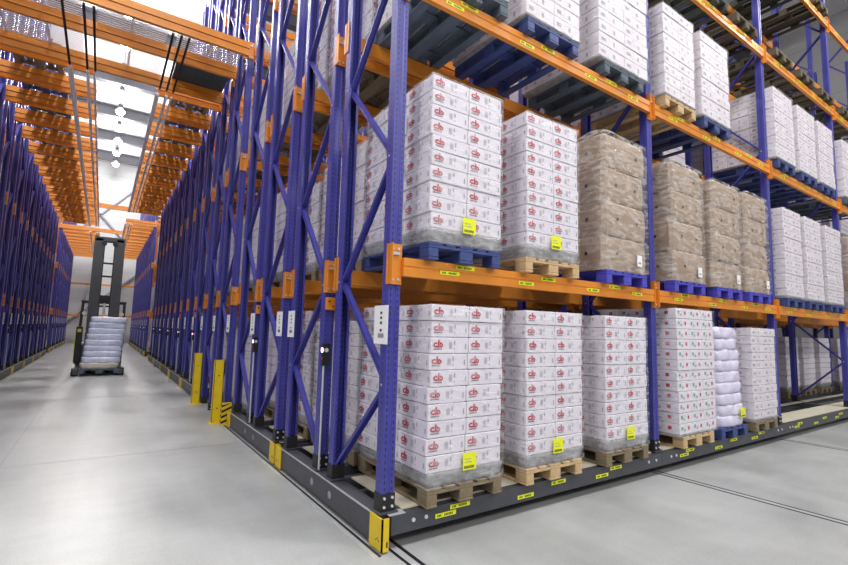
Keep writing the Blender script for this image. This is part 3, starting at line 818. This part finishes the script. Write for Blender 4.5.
for y in (1.2, PER-.13):
    for bi in (1, 2, 3, 4):  # second-level and fifth-bay stacks of the second rack added to block light
        for sl, dx in enumerate((.7, 1.8, 3.0)):
            for lv in (0, 1, 2):
                if y == 1.2 and lv == 0 and bi == 2: continue
                back_load(3.8*bi+dx, y, lv, '%s, %s bay, %s slot, %s' % (LVN[lv], (BN+['fifth'])[bi], SLN[sl], RW[y]), simple=True, layers=random.choice((8, 9, 10)) if lv else 9)
for y, lv in ((1.2, 3), (1.2, 4), (PER-.13, 3), (-.13, 4), (PER-.13, 4)):
    for bi in (1, 2, 3, 4) if y > 0 else (1, 2):
        for sl, dx in enumerate((.7, 1.9, 3.1)):
            pallet(3.8*bi+dx, y, ZL[lv]+.001, (WOODD, WOODE)[(bi+sl) % 2], 'empty pallet, %s level, %s bay, %s slot, %s' % (('fourth', 'top')[lv-3], (BN+['fifth'])[bi], SLN[sl], 'front edge of front rack' if y < 0 else 'rear row of front rack' if y < 2 else 'second rack'), full=False)
for sl, x in enumerate((7.6+.7, 7.6+1.9, 7.6+3.1, 11.4+.7, 11.4+1.9)):
    pallet(x, -.13, ZL[3]+.001, WOODD, 'empty pallet, fourth level of front rack, %s slot of the %s bay' % (SLN[sl % 3], 'third' if sl < 3 else 'fourth'), full=False)

# ------------------------------------------------------------------ reach truck with its load
tx, ty = -1.9, 15.9
t = thing('reach_truck', 'dark grey reach truck with tall mast driving down the aisle', 'forklift', (tx, ty, 0))
for sx in (-1, 1):
    m = MB().box(sx*.19, sx*.40, .02, .12, .12, 4.5, TRUCK).box(sx*.40, sx*.44, -.03, .17, .12, 4.5, TRUCK).box(sx*.16, sx*.2, -.03, .04, .12, 4.5, TRUCK)
    part('mast_rail', m, t)
    part('inner_rail', MB().box(sx*.13, sx*.155, .03, .1, .3, 4.3, BLACK), t)
    part('support_leg', MB().box(sx*.52, sx*.64, -1.3, .6, .05, .2, TRUCK), t)
    part('front_wheel', MB().cyl((sx*.50, -1.15, .12), (sx*.68, -1.15, .12), .12, RUBBER, 20).cyl((sx*.67, -1.15, .12), (sx*.69, -1.15, .12), .06, GALV, 14), t)
    part('fork', MB().box(sx*.25-.06, sx*.25+.06, -1.2, -.05, .03, .07, BLACK).box(sx*.25-.06, sx*.25+.06, -.06, -.02, .03, .8, BLACK), t)
    part('guard_post', MB().bar((sx*.64, .35, .9), (sx*.60, .35, 2.34), .05, .05, BLACK).bar((sx*.64, 1.5, .9), (sx*.60, 1.4, 2.34), .05, .05, BLACK), t)
for z in (.5, 2.2, 3.22, 3.67, 4.42): part('mast_crossbar', MB().box(-.4, .4, .12, .17, z-.03, z+.03, BLACK), t)
part('mast_head', MB().box(-.44, .44, .02, .16, 4.42, 4.56, TRUCK).cyl((-.16, -.04, 4.33), (-.16, .06, 4.33), .08, BLACK, 14).cyl((.16, -.04, 4.33), (.16, .06, 4.33), .08, BLACK, 14), t)
part('lift_chain', MB().box(-.17, -.15, -.01, .0, .8, 4.3, BLACK).box(.15, .17, -.01, 0, .8, 4.3, BLACK).cyl((0, .08, .3), (0, .08, 2.3), .035, GALV, 12), t)
part('fork_carriage', MB().box(-.45, .45, -.02, .02, .2, .28, BLACK).box(-.45, .45, -.02, .02, .7, .78, BLACK).box(-.45, -.41, -.02, .02, .2, 1.3, BLACK).box(.41, .45, -.02, .02, .2, 1.3, BLACK), t)
part('body', MB().box(-.64, .64, .3, 1.8, .12, .95, TRUCK, .05), t)
part('side_panel', MB().box(-.69, -.64, .25, 1.7, .25, 1.1, LIME, .01), t, label='lime yellow side panel')
part('cab_panel', MB().box(-.7, -.52, .2, .28, .3, 1.5, BLACK, .02).box(-.72, -.70, .2, .26, .35, 1.3, LIME).box(-.66, -.56, .19, .2, 1.32, 1.42, YEL), t)
m = MB().box(-.64, .64, .3, .36, 2.32, 2.38, BLACK).box(-.64, .64, 1.38, 1.44, 2.32, 2.38, BLACK)
for k in range(7): m.box(-.64+k*.207, -.6+k*.207, .36, 1.38, 2.33, 2.37, BLACK)
m.box(-.16, .16, .28, .34, 2.38, 2.58, BLACK)
part('overhead_guard', m, t)
part('seat', MB().box(-.2, .3, .9, 1.4, .95, 1.1, BLACK, .03).box(-.2, .3, 1.3, 1.42, 1.1, 1.6, BLACK, .03), t)
part('dashboard', MB().box(-.4, .4, .35, .55, .95, 1.25, TRUCK, .02).cyl((0, .6, 1.25), (0, .64, 1.32), .15, BLACK, 16), t)
part('work_lamp', MB().cyl((-.53, .22, 1.95), (-.53, .3, 1.95), .06, BOLT, 14).cyl((.53, .22, 1.95), (.53, .3, 1.95), .06, BOLT, 14), t)
p_ = thing('pallet', 'grey blue pallet carried low by the reach truck in the aisle', 'pallet', (tx+.03, 14.6, .075))
for n, me, l in pallet_parts(WOODG):
    o = part(n, me, p_, (l[0]*1.25, l[1], l[2])); o.scale = (1.25, 1, 1)
sacks(tx+.03, 14.62, .222, 'leaning stack of shiny blue wrapped sacks carried by the reach truck', 1.04, 1.12, 9, .178, [SACKW]+[SACKB]*8, .018, 5, top=.94)
